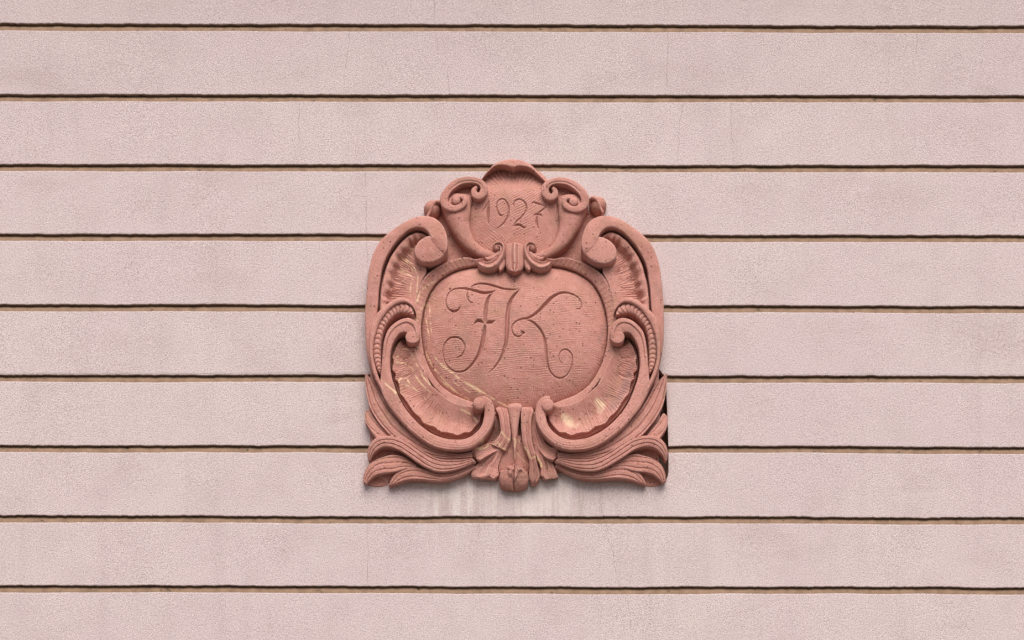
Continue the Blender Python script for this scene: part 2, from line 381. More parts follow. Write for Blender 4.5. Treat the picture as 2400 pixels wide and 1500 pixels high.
# the render was cut back round the stone: free gap at its lower right corner
cutL = lambda y: np.interp(y, [850, 872, 900, 1000, 1060, 1110, 1130], [905, 872, 872, 880, 890, 880, 890])
cutR = lambda y: np.interp(y, [850, 862, 878, 900, 960, 1050, 1110, 1131], [1520, 1543, 1555, 1561, 1564, 1567, 1567, 1560])
lo = lambda y: XL
hi = lambda y: XR
for i in range(len(ext) - 1):
    yt = lambda x, i=i: gbot(i, x)
    yb = lambda x, i=i: gtop(i + 1, x)
    a, b = ext[i][0] + GH, ext[i + 1][0]
    near = -200 < a < 1600
    n = 1400 if near else 260
    if ext[i][0] in (713,):            # band whose foot is notched by the gap
        ycut = lambda x: 850.0 + 0 * x
        parts = [strip(yt, ycut, lo, hi, True, False, n), strip(ycut, yb, lo, cutL, False, True, 480), strip(ycut, yb, cutR, hi, False, True, 480)]
    elif ext[i][0] in (878,):
        parts = [strip(yt, yb, lo, cutL, True, True, 480), strip(yt, yb, cutR, hi, True, True, 480)]
    elif ext[i][0] in (1043,):
        ycut = lambda x: 1131.0 + 0 * x
        parts = [strip(yt, ycut, lo, cutL, True, False, 480), strip(yt, ycut, cutR, hi, True, False, 480), strip(ycut, yb, lo, hi, False, True, n),
                 strip(lambda x: 1092.0 + 0 * x, ycut, lambda y: 915.0, lambda y: 1528.0, False, False, 160)]
    else:
        parts = [strip(yt, yb, lo, hi, True, True, n)]
    v, f = join(parts)
    ob = mesh_obj('render_band', v, f, WALL, wall, sharp=50)
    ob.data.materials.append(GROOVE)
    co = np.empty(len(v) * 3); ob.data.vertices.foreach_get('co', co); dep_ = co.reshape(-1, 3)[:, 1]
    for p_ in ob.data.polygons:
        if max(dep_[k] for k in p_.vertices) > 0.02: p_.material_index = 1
for i in range(len(ext)):
    a = ext[i][0]
    segs = [(XL, XR)]
    if a in (878, 1043): segs = [(XL, float(cutL(a + 8))), (float(cutR(a + 8)), XR)]
    pp = []
    for xa, xb in segs:
        n = 500
        x = np.linspace(xa, xb, n)
        m = []
        for k, dy in enumerate((-14, 0, 3, 6, 9, 12, 15, 19)):
            y = gtop(i, x) + dy
            dep = float(np.interp(dy, [-14, 0, 3, 6, 9, 12, 15, 19], [0.0185, 0.0180, 0.0130, 0.0090, 0.0068, 0.0053, 0.0044, 0.0042])) + 0.0010 * fbm(x, y, 25, 3, 3)
            m.append(np.stack([(x - 1200) * S, dep, CZ + (HOR - y) * S], -1))
        F = []
        for j in range(len(m) - 1):
            b0 = j * n + np.arange(n - 1); F.append(np.stack([b0, b0 + n, b0 + n + 1, b0 + 1], -1))
        pp.append((np.concatenate(m), np.concatenate(F).tolist()))
    v, f = join(pp)
    mesh_obj('groove_back', v, f, GROOVE, wall)
# masonry behind the render, and the plain foot of the wall down to the pavement
zl = CZ + (HOR - ext[-1][0]) * S
def box(x0, x1, y0, y1, z0, z1):
    v = [(x0, y0, z0), (x1, y0, z0), (x1, y1, z0), (x0, y1, z0), (x0, y0, z1), (x1, y0, z1), (x1, y1, z1), (x0, y1, z1)]
    f = [(0, 1, 5, 4), (1, 2, 6, 5), (2, 3, 7, 6), (3, 0, 4, 7), (4, 5, 6, 7), (3, 2, 1, 0)]
    return v, f
v, f = box((XL - 1200) * S, (XR - 1200) * S, 0.05, 0.4, 0, CZ + (HOR - ext[0][0]) * S)
mesh_obj('masonry_core', v, f, CORE, wall, smooth=False)
v, f = box((XL - 1200) * S, (XR - 1200) * S, -0.02, 0.048, 0, zl)
mesh_obj('wall_foot', v, f, WALL, wall, smooth=False)

# ================================================================== THE CARVED STONE
ORG = (0.009, 0.0, CZ + (HOR - 1140) * S)
car = empty('stone_cartouche', ORG)
car['label'] = 'red sandstone cartouche carved with scrolls, leaves, 1927 and a monogram, set in the wall'
car['category'] = 'carved plaque'
AX = 1206.0

def carve_noise(x, y):
    return 0.0013 * fbm(x, y, 38, 0, 3) + 0.0005 * fbm(x, y, 7, 3, 2)
def attrs_for(x, y):
    return {'vein': samp(vein, x, y), 'pale': samp(pale, x, y), 'grey': samp(grey, x, y)}
def finish(name, x, y, h, hn, faces, parent=car, sharp=42):
    v = PT(x, y, h, hn)
    # parents: part empties are not used, so every mesh keeps the cartouche's own origin
    o = mesh_obj(name, v, faces, STONE, None, sharp=sharp, attrs=attrs_for(x, y), origin=ORG)
    o.parent = parent
    return o
MIR = False; OFF = (0.0, 0.0); STR = 1.0
def tr(P):
    P = np.array(P, float)
    if MIR: P[:, 0] = AX + (AX - P[:, 0]) * STR
    P[:, 0] += OFF[0]; P[:, 1] += OFF[1]
    return P

def ribbon(name, A, B, h, prof=None, base=0.0, bev=4.0, bevk=1.0, nu=15, step=2.2, parent=None, under=0.0, noise=1.0, closed=False, rag=0.6, endw=None):
    """carved strip between two traced edges; h: face height(s) along it; prof(u,t,W) adds relief across it"""
    A = tr(A); B = tr(B)
    L = 0.5 * (plen(A) + plen(B)); n = max(8, int(L / step))
    a = catmull(A, n, closed); b = catmull(B, n, closed)
    t = np.linspace(0, 1, n)
    h = np.atleast_1d(np.asarray(h, float)); hh = np.interp(t, np.linspace(0, 1, len(h)), h)
    base = np.atleast_1d(np.asarray(base, float)); bb = np.interp(t, np.linspace(0, 1, len(base)), base)
    hn = float(np.mean(h))
    u = 0.5 - 0.5 * np.cos(np.pi * np.linspace(0, 1, nu))
    if nu > 20: u = 0.55 * u + 0.45 * np.linspace(0, 1, nu)
    Wd = np.linalg.norm(b - a, axis=1)[:, None]
    X = a[:, None, 0] * (1 - u) + b[:, None, 0] * u; Y = a[:, None, 1] * (1 - u) + b[:, None, 1] * u
    if endw is not None: Y = Y + endw(u)[None, :] * sstep(0.45, 1.0, t)[:, None]
    if rag:
        X = X + rag * 1.6 * fbm(X, Y, 26, 2, 2); Y = Y + rag * 1.6 * fbm(X, Y, 26, 4, 2)
    d = np.minimum(u, 1 - u)[None, :] * Wd
    bw = np.minimum(bev, Wd * 0.45 + 1e-3)
    xx = np.clip(1 - d / bw, 0, 1)
    H = hh[:, None] - bw * S * bevk * (1 - np.sqrt(np.maximum(0, 1 - xx * xx)))
    if prof is not None: H = H + prof(u[None, :], t[:, None], Wd)
    H = H + noise * carve_noise(X, Y)
    H = np.maximum(H, bb[:, None] + 0.001)
    # skirts to the ground of the relief, optionally undercut
    uu = under
    ca = a + (b - a) * np.minimum(uu / np.maximum(Wd, 1), 0.4); cb = b + (a - b) * np.minimum(uu / np.maximum(Wd, 1), 0.4)
    X = np.concatenate([ca[:, :1], X, cb[:, :1]], 1); Y = np.concatenate([ca[:, 1:2], Y, cb[:, 1:2]], 1)
    H = np.concatenate([bb[:, None], H, bb[:, None]], 1)
    m = nu + 2
    idx = np.arange(n * m).reshape(n, m)
    i1 = idx if closed else idx[:-1]; i2 = np.roll(idx, -1, 0) if closed else idx[1:]
    q = np.stack([i1[:, :-1], i2[:, :-1], i2[:, 1:], i1[:, 1:]], -1).reshape(-1, 4)
    # orientation: face the street
    s_ = np.sum((a[1:, 0] - a[:-1, 0]) * (b[:-1, 1] - a[:-1, 1]) - (a[1:, 1] - a[:-1, 1]) * (b[:-1, 0] - a[:-1, 0]))
    F = q.tolist()
    if not closed: F += [idx[0].tolist(), idx[-1][::-1].tolist()]
    if s_ > 0: F = [f_[::-1] for f_ in F]
    return finish(name, X.ravel(), Y.ravel(), H.ravel(), hn, F, parent or car)
def band(name, path, h, **kw):
    """ribbon from a centre line with half widths"""
    P = np.asarray(path, float); n = max(6, len(P) * 6)
    Q = catmull(P, n); T = np.gradient(Q[:, :2], axis=0); T /= np.linalg.norm(T, axis=1)[:, None] + 1e-9
    Nn = np.stack([-T[:, 1], T[:, 0]], 1)
    return ribbon(name, Q[:, :2] + Nn * Q[:, 2:3], Q[:, :2] - Nn * Q[:, 2:3], h, **kw)
def button(name, c, rx, ry, rot, h, base, dome=0.2, bev=6, parent=None, prof=None, nr=22, na=72):
    c = tr([c])[0]; rot = math.radians(-rot if MIR else rot)
    r = np.concatenate([np.linspace(0, 1, nr), [1.0]]); th = np.linspace(0, 2 * np.pi, na, endpoint=False)
    Rr, T = np.meshgrid(r, th, indexing='ij')
    ux, uy = Rr * np.cos(T) * rx, Rr * np.sin(T) * ry
    X = c[0] + ux * math.cos(rot) - uy * math.sin(rot); Y = c[1] + ux * math.sin(rot) + uy * math.cos(rot)
    d = (1 - Rr) * min(rx, ry); xx = np.clip(1 - d / bev, 0, 1)
    H = h + dome * (1 - Rr ** 2) * min(rx, ry) * S - bev * S * (1 - np.sqrt(np.maximum(0, 1 - xx * xx)))
    if prof is not None: H = H + prof(Rr * np.cos(T), Rr * np.sin(T))
    H = H + carve_noise(X, Y); H[-1] = base
    m = len(r); idx = np.arange(m * na).reshape(m, na); nx = np.roll(idx, -1, 1)
    q = np.stack([idx[:-1], idx[1:], nx[1:], nx[:-1]], -1).reshape(-1, 4)
    F = q[:, ::-1].tolist()
    v = PT(X.ravel(), Y.ravel(), H.ravel(), h)
    return finish(name, X.ravel(), Y.ravel(), H.ravel(), h, F if orient_ok(v, F) else [f_[::-1] for f_ in F], parent or car)
def orient_ok(v, F):
    k = len(F) // 3; s_ = 0.0
    for f_ in F[:k]:
        a, b, c = v[f_[0]], v[f_[1]], v[f_[2]]
        s_ += np.cross(b - a, c - a)[1]
    return s_ <= 0

# ---------------------------------------------------------------- ground slab of the relief
half = [(1206, 1138), (1170, 1122), (1100, 1106), (1000, 1106), (925, 1122), (885, 1132), (862, 1118), (868, 1070), (868, 1030), (864, 960), (868, 900),
        (866, 800), (866, 700), (879, 612), (913, 556), (985, 516), (1004, 504), (1012, 492), (1036, 488), (1040, 455), (1062, 430), (1105, 422), (1132, 418), (1157, 394), (1206, 384)]
out = half + [(2 * AX - x, y) for x, y in half[-2:0:-1]]
o_ = np.array(out, float); nO = len(o_)
vx = np.concatenate([o_[:, 0], o_[:, 0]]); vy = np.concatenate([o_[:, 1], o_[:, 1]]); vh = np.concatenate([np.full(nO, 0.004), np.full(nO, -0.06)])
F = [list(range(nO))] + [[i, nO + i, nO + (i + 1) % nO, (i + 1) % nO] for i in range(nO)]
vv = PT(vx, vy, vh, 0.02)
ar = 0.5 * np.sum(o_[:, 0] * np.roll(o_[:, 1], -1) - np.roll(o_[:, 0], -1) * o_[:, 1])
if ar > 0: F = [f_[::-1] for f_ in F]
finish('back_slab', vx, vy, vh, 0.02, F, sharp=20)

# ---------------------------------------------------------------- carved fields with incised writing (height grids)
def field(name, outline, hfun, strokes, step, vslope, hn, letter_name):
    """outline: closed px curve; strokes: {label: [stroke...]}; the cut faces of each character are its own sub-part"""
    O = catmull(outline, 400, True)
    x0, y0 = O.min(0) - 2; x1, y1 = O.max(0) + 2
    nx, ny = int((x1 - x0) / step) + 1, int((y1 - y0) / step) + 1
    gx, gy = np.meshgrid(x0 + np.arange(nx) * step, y0 + np.arange(ny) * step)
    ang = np.arctan2(gy - O[:, 1].mean(), gx - O[:, 0].mean()); rad = np.hypot(gy - O[:, 1].mean(), gx - O[:, 0].mean())
    oa = np.arctan2(O[:, 1] - O[:, 1].mean(), O[:, 0] - O[:, 0].mean()); od = np.hypot(O[:, 1] - O[:, 1].mean(), O[:, 0] - O[:, 0].mean())
    k = np.argsort(oa); R = np.interp(ang, oa[k], od[k], period=2 * np.pi)
    inside = rad < R
    edge = R - rad
    H = hfun(gx, gy, edge, ang)
    owner = np.zeros(gx.shape, int)
    names = list(strokes)
    best = np.full(gx.shape, 0.0)
    for q, nm in enumerate(names):
        img = np.full(gx.shape, -9.0)
        for st in strokes[nm]: splat(img, st, x0=x0, y0=y0, step=step, sub=0.35)
        m = img > best
        owner[m] = q + 1; best = np.maximum(best, img)
    H = H - np.minimum(best * S * vslope, 0.017)
    idx = np.arange(nx * ny).reshape(ny, nx)
    q = np.stack([idx[:-1, :-1], idx[:-1, 1:], idx[1:, 1:], idx[1:, :-1]], -1)
    ok = inside[:-1, :-1] & inside[:-1, 1:] & inside[1:, 1:] & inside[1:, :-1]
    own = np.max(np.stack([owner[:-1, :-1], owner[:-1, 1:], owner[1:, 1:], owner[1:, :-1]]), 0)
    vv = PT(gx.ravel(), gy.ravel(), H.ravel(), hn)
    gz = vv.reshape(ny, nx, 3)
    du = np.gradient(gz, axis=1); dv = np.gradient(gz, axis=0)
    nor = np.cross(du, dv).reshape(-1, 3); nor /= np.linalg.norm(nor, axis=1)[:, None]
    if nor[:, 1].mean() > 0: nor = -nor
    top = None
    for g in range(len(names) + 1):
        f_ = q[ok & (own == g)].reshape(-1, 4)
        if not len(f_): continue
        used, inv = np.unique(f_, return_inverse=True); f_ = inv.reshape(-1, 4)
        X, Y, Hh = gx.ravel()[used], gy.ravel()[used], H.ravel()[used]
        v_ = vv[used]
        a, b, c = v_[f_[0][0]], v_[f_[0][1]], v_[f_[0][2]]
        if np.mean(np.cross(v_[f_[:, 1]] - v_[f_[:, 0]], v_[f_[:, 2]] - v_[f_[:, 0]])[:, 1]) > 0: f_ = f_[:, ::-1]
        o = finish(name if g == 0 else letter_name, X, Y, Hh, hn, f_, car if g == 0 else top, sharp=0)
        o.data.normals_split_custom_set_from_vertices(nor[used].tolist())
        if g == 0: top = o
    return top
def st(conv, pts, k=1.0):
    return [(x, y, h * k) for x, y, h in conv(pts)]
def hatch(gx, gy, ang, per, k):
    c, s_ = math.cos(math.radians(ang)), math.sin(math.radians(ang))
    v = gx * s_ + gy * c
    return np.sin(2 * np.pi * (v + 7.0 * fbm(gx, gy, 60, k, 2) + 2.4 * fbm(gx, gy, 14, k + 1, 2)) / per)

# oval field with the monogram
ovL = R8([(310, -5), (200, 80), (120, 200), (70, 330), (36, 500), (32, 640), (50, 800), (85, 950), (150, 1090), (240, 1220), (370, 1320), (520, 1385)]) + [(1130, 948), (1206, 964)]
ovT = [(1206, 612), (1150, 615), (1100, 620), (1070, 627.5)]
oval = [tuple(p) for p in ovT] + [tuple(p) for p in ovL]
ovalR = [(2 * AX - x, y) for x, y in oval[1:-1]][::-1]
oval_in = oval + ovalR
J = [st(R8, [(465, 375, 3), (450, 410, 10), (410, 435, 14), (370, 430, 13), (330, 400, 10), (305, 340, 9), (315, 270, 9), (350, 210, 8), (410, 180, 9), (480, 178, 11), (560, 190, 13), (640, 215, 15), (720, 235, 16), (790, 230, 12), (855, 205, 3)]),
     st(R8, [(343, 186, 6), (350, 176, 11), (358, 170, 5)]),
     st(R8, [(548, 220, 5), (538, 260, 9), (550, 310, 9), (575, 340, 8), (605, 348, 4)]),
     st(R8, [(830, 225, 4), (780, 280, 14), (755, 350, 19), (742, 440, 20), (738, 530, 17), (735, 580, 7), (732, 620, 16), (722, 710, 21), (695, 830, 20), (650, 940, 17), (570, 1040, 13), (490, 1088, 10), (410, 1085, 9), (330, 1030, 8), (285, 950, 7), (272, 860, 8), (295, 780, 9), (350, 730, 10), (410, 722, 10), (470, 745, 10), (508, 800, 9), (510, 860, 8), (480, 915, 9), (440, 937, 7), (415, 938, 3)]),
     st(R8, [(605, 600, 3), (640, 555, 14), (680, 550, 17), (735, 583, 4)]),
     st(R8, [(735, 585, 4), (770, 566, 16), (805, 565, 16), (850, 545, 3)])]
K = [st(R8, [(570, 180, 4), (610, 145, 9), (680, 126, 11), (760, 133, 12), (850, 158, 12), (940, 185, 12), (1040, 195, 9), (1125, 183, 3)]),
     st(R8, [(1125, 184, 3), (1065, 250, 14), (1022, 310, 18), (995, 390, 20), (980, 500, 22), (976, 620, 22), (970, 740, 20), (950, 850, 18), (910, 950, 14), (850, 1040, 11), (775, 1110, 3)]),
     st(R8, [(1735, 408, 4), (1780, 400, 7), (1795, 360, 8), (1775, 300, 8), (1720, 255, 9), (1640, 232, 11), (1560, 238, 14), (1480, 280, 18), (1410, 350, 20), (1340, 425, 18), (1270, 485, 15), (1200, 520, 12), (1130, 532, 10), (1070, 560, 9), (1032, 610, 8), (1032, 660, 9), (1060, 708, 10), (1110, 720, 9), (1145, 698, 8), (1152, 682, 14), (1172, 681, 5)]),
     st(R8, [(1127, 656, 3), (1142, 672, 11), (1165, 682, 7)]),
     st(R8, [(1180, 537, 5), (1260, 565, 12), (1330, 635, 14), (1375, 715, 15), (1395, 800, 16), (1405, 900, 16), (1422, 1020, 13), (1460, 1105, 10), (1530, 1156, 8), (1600, 1148, 8), (1660, 1090, 8), (1693, 1000, 9), (1690, 920, 9), (1650, 868, 9), (1600, 858, 8), (1560, 890, 7), (1545, 940, 6), (1560, 985, 5), (1585, 1008, 3)])]
J = [[(x, y, h * 1.25) for x, y, h in s_] for s_ in J]; K = [[(x, y, h * 1.25) for x, y, h in s_] for s_ in K]
def h_oval(gx, gy, e, ang):
    t = np.clip(e / 172.0, 0, 1); bow = np.sqrt(np.maximum(0, 1 - (1 - t) ** 2.2))
    H = 0.010 + 0.066 * bow - 0.00005 * np.maximum(0, gy - 820)
    strokes = sstep(-0.22, 0.22, fbm(gx * 0.35, gy, 11, 4, 3)); m2 = sstep(0.02, 0.3, fbm(gx + 500, gy, 60, 5, 2)) * sstep(-0.2, 0.2, fbm(gx, gy * 0.22, 8, 1, 2))
    side = sstep(40, 8, e)
    H = H + 0.00075 * strokes * hatch(gx, gy, 4, 5.0, 0) * (1 - side) + 0.00055 * m2 * hatch(gx, gy, 92, 4.4, 2)
    H = H + 0.0005 * side * np.sin(ang * 210 + 9 * fbm(gx, gy, 30, 2, 2)) * sstep(-.3, .2, fbm(gx, gy, 20, 3, 2))
    return H + 1.3 * carve_noise(gx, gy)
oval_panel = field('oval_panel', oval_in, h_oval, {'J': J, 'K': K}, 0.85, 2.3, 0.05, 'engraved_letter')

# date field
dt = R1([(1200, 160), (1080, 160), (960, 175), (870, 230), (800, 310), (750, 380), (660, 480), (640, 560), (660, 640), (650, 760), (660, 900), (700, 1010), (780, 1090), (900, 1150), (1000, 1200), (1180, 1240)])
date_out = [tuple(p) for p in dt] + [(2 * AX - p[0], p[1]) for p in dt[-2:0:-1]]
D1 = [st(R1, [(812, 698, 3), (840, 665, 7), (868, 628, 8), (893, 588, 6)]), st(R1, [(890, 592, 5), (882, 680, 13), (879, 770, 13), (885, 828, 8)])]
D9 = [st(R1, [(1055, 742, 3), (1020, 748, 11), (992, 715, 12), (978, 660, 12), (985, 605, 10), (1018, 570, 9), (1060, 572, 9), (1095, 612, 11), (1113, 680, 13), (1103, 755, 13), (1068, 820, 11), (1010, 872, 9), (975, 893, 3)])]
D2 = [st(R1, [(1182, 662, 3), (1168, 640, 9), (1175, 605, 9), (1205, 578, 9), (1245, 573, 9), (1290, 602, 11), (1311, 650, 13), (1300, 710, 12), (1258, 765, 11), (1200, 815, 9), (1162, 868, 6)]),
      st(R1, [(1160, 872, 4), (1205, 852, 13), (1248, 858, 15), (1285, 884, 11), (1314, 866, 4)])]
D7 = [st(R1, [(1368, 632, 3), (1395, 604, 9), (1450, 618, 9), (1540, 640, 4)]), st(R1, [(1538, 641, 4), (1495, 680, 9), (1460, 708, 9), (1434, 732, 7)]),
      st(R1, [(1392, 748, 3), (1425, 733, 10), (1468, 736, 10), (1494, 757, 3)]), st(R1, [(1436, 738, 7), (1427, 800, 12), (1430, 840, 13), (1440, 884, 9)])]
D7 = [[(x, y, h * 1.22) for x, y, h in s_] for s_ in D7]
D1 = [[(x, y, h * 1.4) for x, y, h in s_] for s_ in D1]
D1, D9, D2, D7 = [[[(x, y, h * 1.12) for x, y, h in s_] for s_ in d_] for d_ in (D1, D9, D2, D7)]
def h_date(gx, gy, e, ang):
    v = (gy - 390) / 210.0
    H = 0.016 + 0.048 * sstep(-0.08, 0.36, v) - 0.016 * sstep(0.42, 1.1, v)
    H = H - 0.020 * (np.abs(gx - AX) / 95.0) ** 3
    H = H + 0.0008 * hatch(gx, gy, 32, 5.2, 1) * sstep(-.25, .15, fbm(gx + gy * 0.6, (gy - gx * 0.6) * 0.25, 22, 6, 2)) * sstep(0.15, 0.3, v) + 0.0005 * hatch(gx, gy, -40, 5.2, 4) * sstep(0.05, 0.3, fbm(gx, gy, 45, 3, 2))
    top = sstep(0.26, 0.08, v)
    H = H + 0.0022 * top * np.sin(np.arctan2(gy - 470, gx - AX) * 46 + 3 * fbm(gx, gy, 25, 1, 2))
    return H + carve_noise(gx, gy)
date_panel = field('date_panel', date_out, h_date, {'1': D1, '9': D9, '2': D2, '7': D7}, 0.85, 2.2, 0.055, 'engraved_digit')

# oval rim
def by_angle(P, n=260):
    c = (AX, 778.0); Q = catmull(P, 700, True)
    a = np.arctan2(Q[:, 1] - c[1], Q[:, 0] - c[0]); r = np.hypot(Q[:, 1] - c[1], Q[:, 0] - c[0]); k = np.argsort(a)
    th = np.linspace(-np.pi, np.pi, n, endpoint=False); rr = np.interp(th, a[k], r[k], period=2 * np.pi)
    return np.stack([c[0] + rr * np.cos(th), c[1] + rr * np.sin(th)], 1)
rim_o = [(1206, 592), (1150, 598)] + R2([(1740, 795), (1620, 775), (1500, 783), (1380, 815), (1250, 872), (1100, 955), (1000, 1042), (930, 1145), (870, 1275), (832, 1400)]) + \
        [(968, 735), (967, 775)] + R4([(838, 830), (858, 950), (920, 1105), (1010, 1265), (1130, 1432)]) + R6([(1180, 195), (1300, 262), (1400, 292), (1520, 305)]) + [(1140, 956), (1206, 968)]
rim_o = rim_o + [(2 * AX - p[0], p[1]) for p in rim_o[1:-1]][::-1]
def p_rim(u, t, W):
    th = -np.pi + 2 * np.pi * t
    up = sstep(0.25, -0.25, np.sin(th))     # 1 on the upper half
    foot = sstep(0.50, 0.28, np.abs(th - np.pi / 2))
    return -0.013 * u * up - 0.003 * u + 0.0006 * np.sin(th * 130) * up - 0.06 * foot
ribbon('oval_rim', by_angle(rim_o), by_angle(oval_in), 0.060, p_rim, base=0.012, bev=3, nu=13, step=1.8, closed=True)

# ---------------------------------------------------------------- date panel: top lip and centre ornaments
lipO = R1([(800, 318), (880, 215), (960, 150), (1060, 118), (1180, 110), (1280, 126), (1370, 172), (1450, 246), (1545, 350)])
lipI = R1([(812, 322), (888, 236), (975, 186), (1080, 190), (1165, 214), (1250, 196), (1345, 214), (1425, 266), (1532, 358)])
ribbon('top_lip', lipO, lipI, [0.062, 0.078, 0.086, 0.078, 0.062], lambda u, t, W: -0.010 * (1 - u) ** 2, base=0.0, bev=3.5, under=1.5)
tA = R1([(1130, 1044), (1088, 1065), (1078, 1130), (1075, 1220), (1077, 1300), (1100, 1355), (1145, 1385), (1176, 1398)])
tB = [(2 * AX - p[0], p[1]) for p in tA]; tB[-1] = (1208.5, tB[-1][1])
def p_tongue(u, t, W):
    g = lambda c, w: np.exp(-((u - c) / w) ** 2)
    return 0.010 * np.sin(np.pi * u) + 0.005 * g(0.5, 0.08) - 0.007 * (g(0.38, 0.035) + g(0.62, 0.035)) - 0.012 * sstep(0.12, 0, t) + 0.006 * sstep(0.7, 0.95, t)
ribbon('centre_tongue', tA, tB, [0.076, 0.082, 0.083, 0.085], p_tongue, base=0.0, bev=5, nu=34, under=1)
# ================================================================== both flanks
def flank(mir):
    global MIR, OFF
    MIR = mir
    def off(dx, dy, k=1.0):
        global OFF, STR
        OFF = (dx, dy) if mir else (0.0, 0.0); STR = k
    off(0, 0)
    # --- fluted shell in the upper volute
    A = R2([(1060, 540), (1020, 470), (950, 425), (870, 410), (780, 440), (680, 510), (590, 610), (510, 720), (440, 850), (390, 1000), (352, 1150), (332, 1300), (322, 1420), (318, 1560)])
    B = R2([(1050, 600), (1030, 660), (1000, 720), (985, 800), (985, 880), (1000, 940), (1000, 985), (975, 1040), (940, 1110), (910, 1190), (885, 1270), (862, 1350), (850, 1430), (835, 1560)])
    def p_sh(u, t, W):
        sc = 0.5 + 0.5 * np.cos(2 * np.pi * (t * 9.0 + 0.3 * np.sin(t * 20)))
        lipw = np.clip((8.5 + 3.5 * sc + 6 * vnoise(t * 26, 0 * t, 3)) / W, 0, 0.6)
        dip = sstep(lipw, lipw + 0.17, u)
        fl = np.sin(2 * np.pi * (t * 52 + 2.2 * vnoise(t * 22, u * 2.5, 2))) * (0.5 + 1.0 * np.clip(0.5 + vnoise(t * 60, u * 4, 5), 0, 1))
        return -0.034 * dip * (1 - 0.80 * sstep(0.15, 1.0, u)) + 0.0019 * fl * dip * (1 - sstep(0.45, 0.95, u)) + 0.0025 * np.cos(2 * np.pi * t * 9) * dip * sstep(0.7, 0.1, u) + 0.004 * np.sin(np.pi * np.clip(u / lipw, 0, 1)) + 0.002 * sc * (1 - dip)
    shell = ribbon('upper_shell', A, B, [0.066, 0.072, 0.07, 0.066], p_sh, base=0.010, bev=2.5, nu=48, step=1.3, under=1)
    # --- upper volute
    O = R4([(195, 1190), (135, 990), (108, 820), (95, 600), (93, 320)]) + R2([(103, 1400), (120, 1220), (140, 1020), (165, 880), (215, 710), (300, 550), (420, 430), (560, 325), (730, 225), (880, 175), (1030, 172), (1160, 225), (1255, 335), (1305, 470), (1322, 590), (1305, 690), (1255, 765), (1190, 800)])
    I = R4([(205, 1185), (185, 960), (185, 800), (215, 600), (265, 330)]) + R2([(290, 1400), (300, 1240), (328, 1020), (362, 880), (425, 740), (510, 605), (610, 490), (710, 400), (805, 355), (890, 343), (960, 362), (1020, 410), (1058, 465), (1078, 520), (1082, 556), (1075, 600), (1060, 640), (1050, 680)])
    vol = ribbon('upper_volute', O, I, [0.060, 0.070, 0.080, 0.088, 0.095, 0.10, 0.106, 0.114, 0.116], lambda u, t, W: -0.004 * (1 - u) ** 2 + 0.003 * np.sin(np.pi * u) - 0.013 * u * sstep(0.80, 0.92, t) - 0.020 * sstep(0.90, 1.0, t), base=0.0, bev=3.0, nu=17, under=1.0)
    off(4, 3)
    button('volute_eye', (1009.5, 583), 40.0, 31, -22, 0.1035, 0.012, dome=0.07, bev=4, parent=None)
    # --- lower shell
    off(0, 0)
    A = R4([(700, 640), (640, 640), (580, 690), (528, 780), (495, 880), (475, 1000), (485, 1160), (515, 1300), (560, 1430)]) + R6([(590, 215), (680, 350), (830, 505), (985, 612), (1170, 688), (1375, 712), (1530, 660), (1635, 560), (1690, 430), (1700, 350)])
    B = R4([(790, 740), (810, 760), (825, 800), (838, 840), (848, 880), (862, 930), (890, 1010), (930, 1100), (985, 1200)]) + R6([(980, 0), (1040, 60), (1110, 125), (1190, 190), (1290, 245), (1390, 280), (1470, 290), (1520, 300), (1560, 310), (1590, 320)])
    def p_sh2(u, t, W):
        sc = 0.5 + 0.5 * np.cos(2 * np.pi * (t * 11.0 + 0.4 * np.sin(t * 17)))
        g = np.clip((5.0 + 3.0 * sc + 4 * vnoise(t * 40, 0 * t, 5)) / W, 0.02, 0.5)
        drop = 1 - sstep(g * 0.5, g, u)
        fl = np.sin(2 * np.pi * (t * 84 + 2.4 * vnoise(t * 30, u * 2.5, 4))) * (0.3 + 1.2 * np.clip(0.5 + vnoise(t * 70, u * 5, 6), 0, 1))
        return -0.026 * drop - 0.020 * np.sin(np.pi * np.clip((u - g) / (1 - g), 0, 1)) ** 1.2 * (0.6 + 0.4 * sstep(1, 0.2, u)) - 0.045 * sstep(0.20, 0.02, t) + 0.0014 * fl * (1 - drop) * (1 - sstep(0.6, 0.95, u)) + 0.0015 * sc * sstep(0.5, 0.1, u)
    ribbon('lower_shell', A, B, [0.060, 0.062, 0.062, 0.064], p_sh2, base=0.006, bev=2.5, nu=48, step=1.3)
    # --- outer leaf rim, beads, lower volute
    off(2, 0)
    O = R4([(835, 230), (760, 142), (650, 105), (540, 130), (420, 208), (315, 298), (245, 385), (200, 500), (170, 650), (157, 800), (160, 930), (180, 1080), (225, 1250), (285, 1385), (345, 1490)])
    I = R4([(852, 330), (802, 248), (725, 190), (640, 185), (545, 220), (450, 292), (378, 382), (316, 482), (266, 607), (232, 742), (222, 862), (224, 990), (250, 1120), (305, 1290), (385, 1480)])
    ribbon('leaf_rim', O, I, [0.088, 0.096, 0.098, 0.098, 0.096, 0.094], lambda u, t, W: 0.004 * np.sin(np.pi * u), base=0.0, bev=4, nu=13)
    bp = R4([(812, 372, 20), (745, 302, 62), (640, 272, 74), (540, 300, 74), (460, 360, 70), (392, 440, 66), (340, 530, 62), (303, 640, 60), (282, 760, 60), (276, 880, 60), (280, 990, 57), (293, 1090, 48), (310, 1180, 32), (325, 1240, 10)])
    def p_bead(u, t, W):
        ph = (t * 21 + 0.42 * (1 - (2 * u - 1) ** 2)) % 1.0
        return 0.011 * np.sqrt(np.maximum(0, 1 - (2 * u - 1) ** 2)) + 0.0062 * (np.sqrt(np.maximum(0, 1 - (2 * ph - 1) ** 2)) - 0.6)
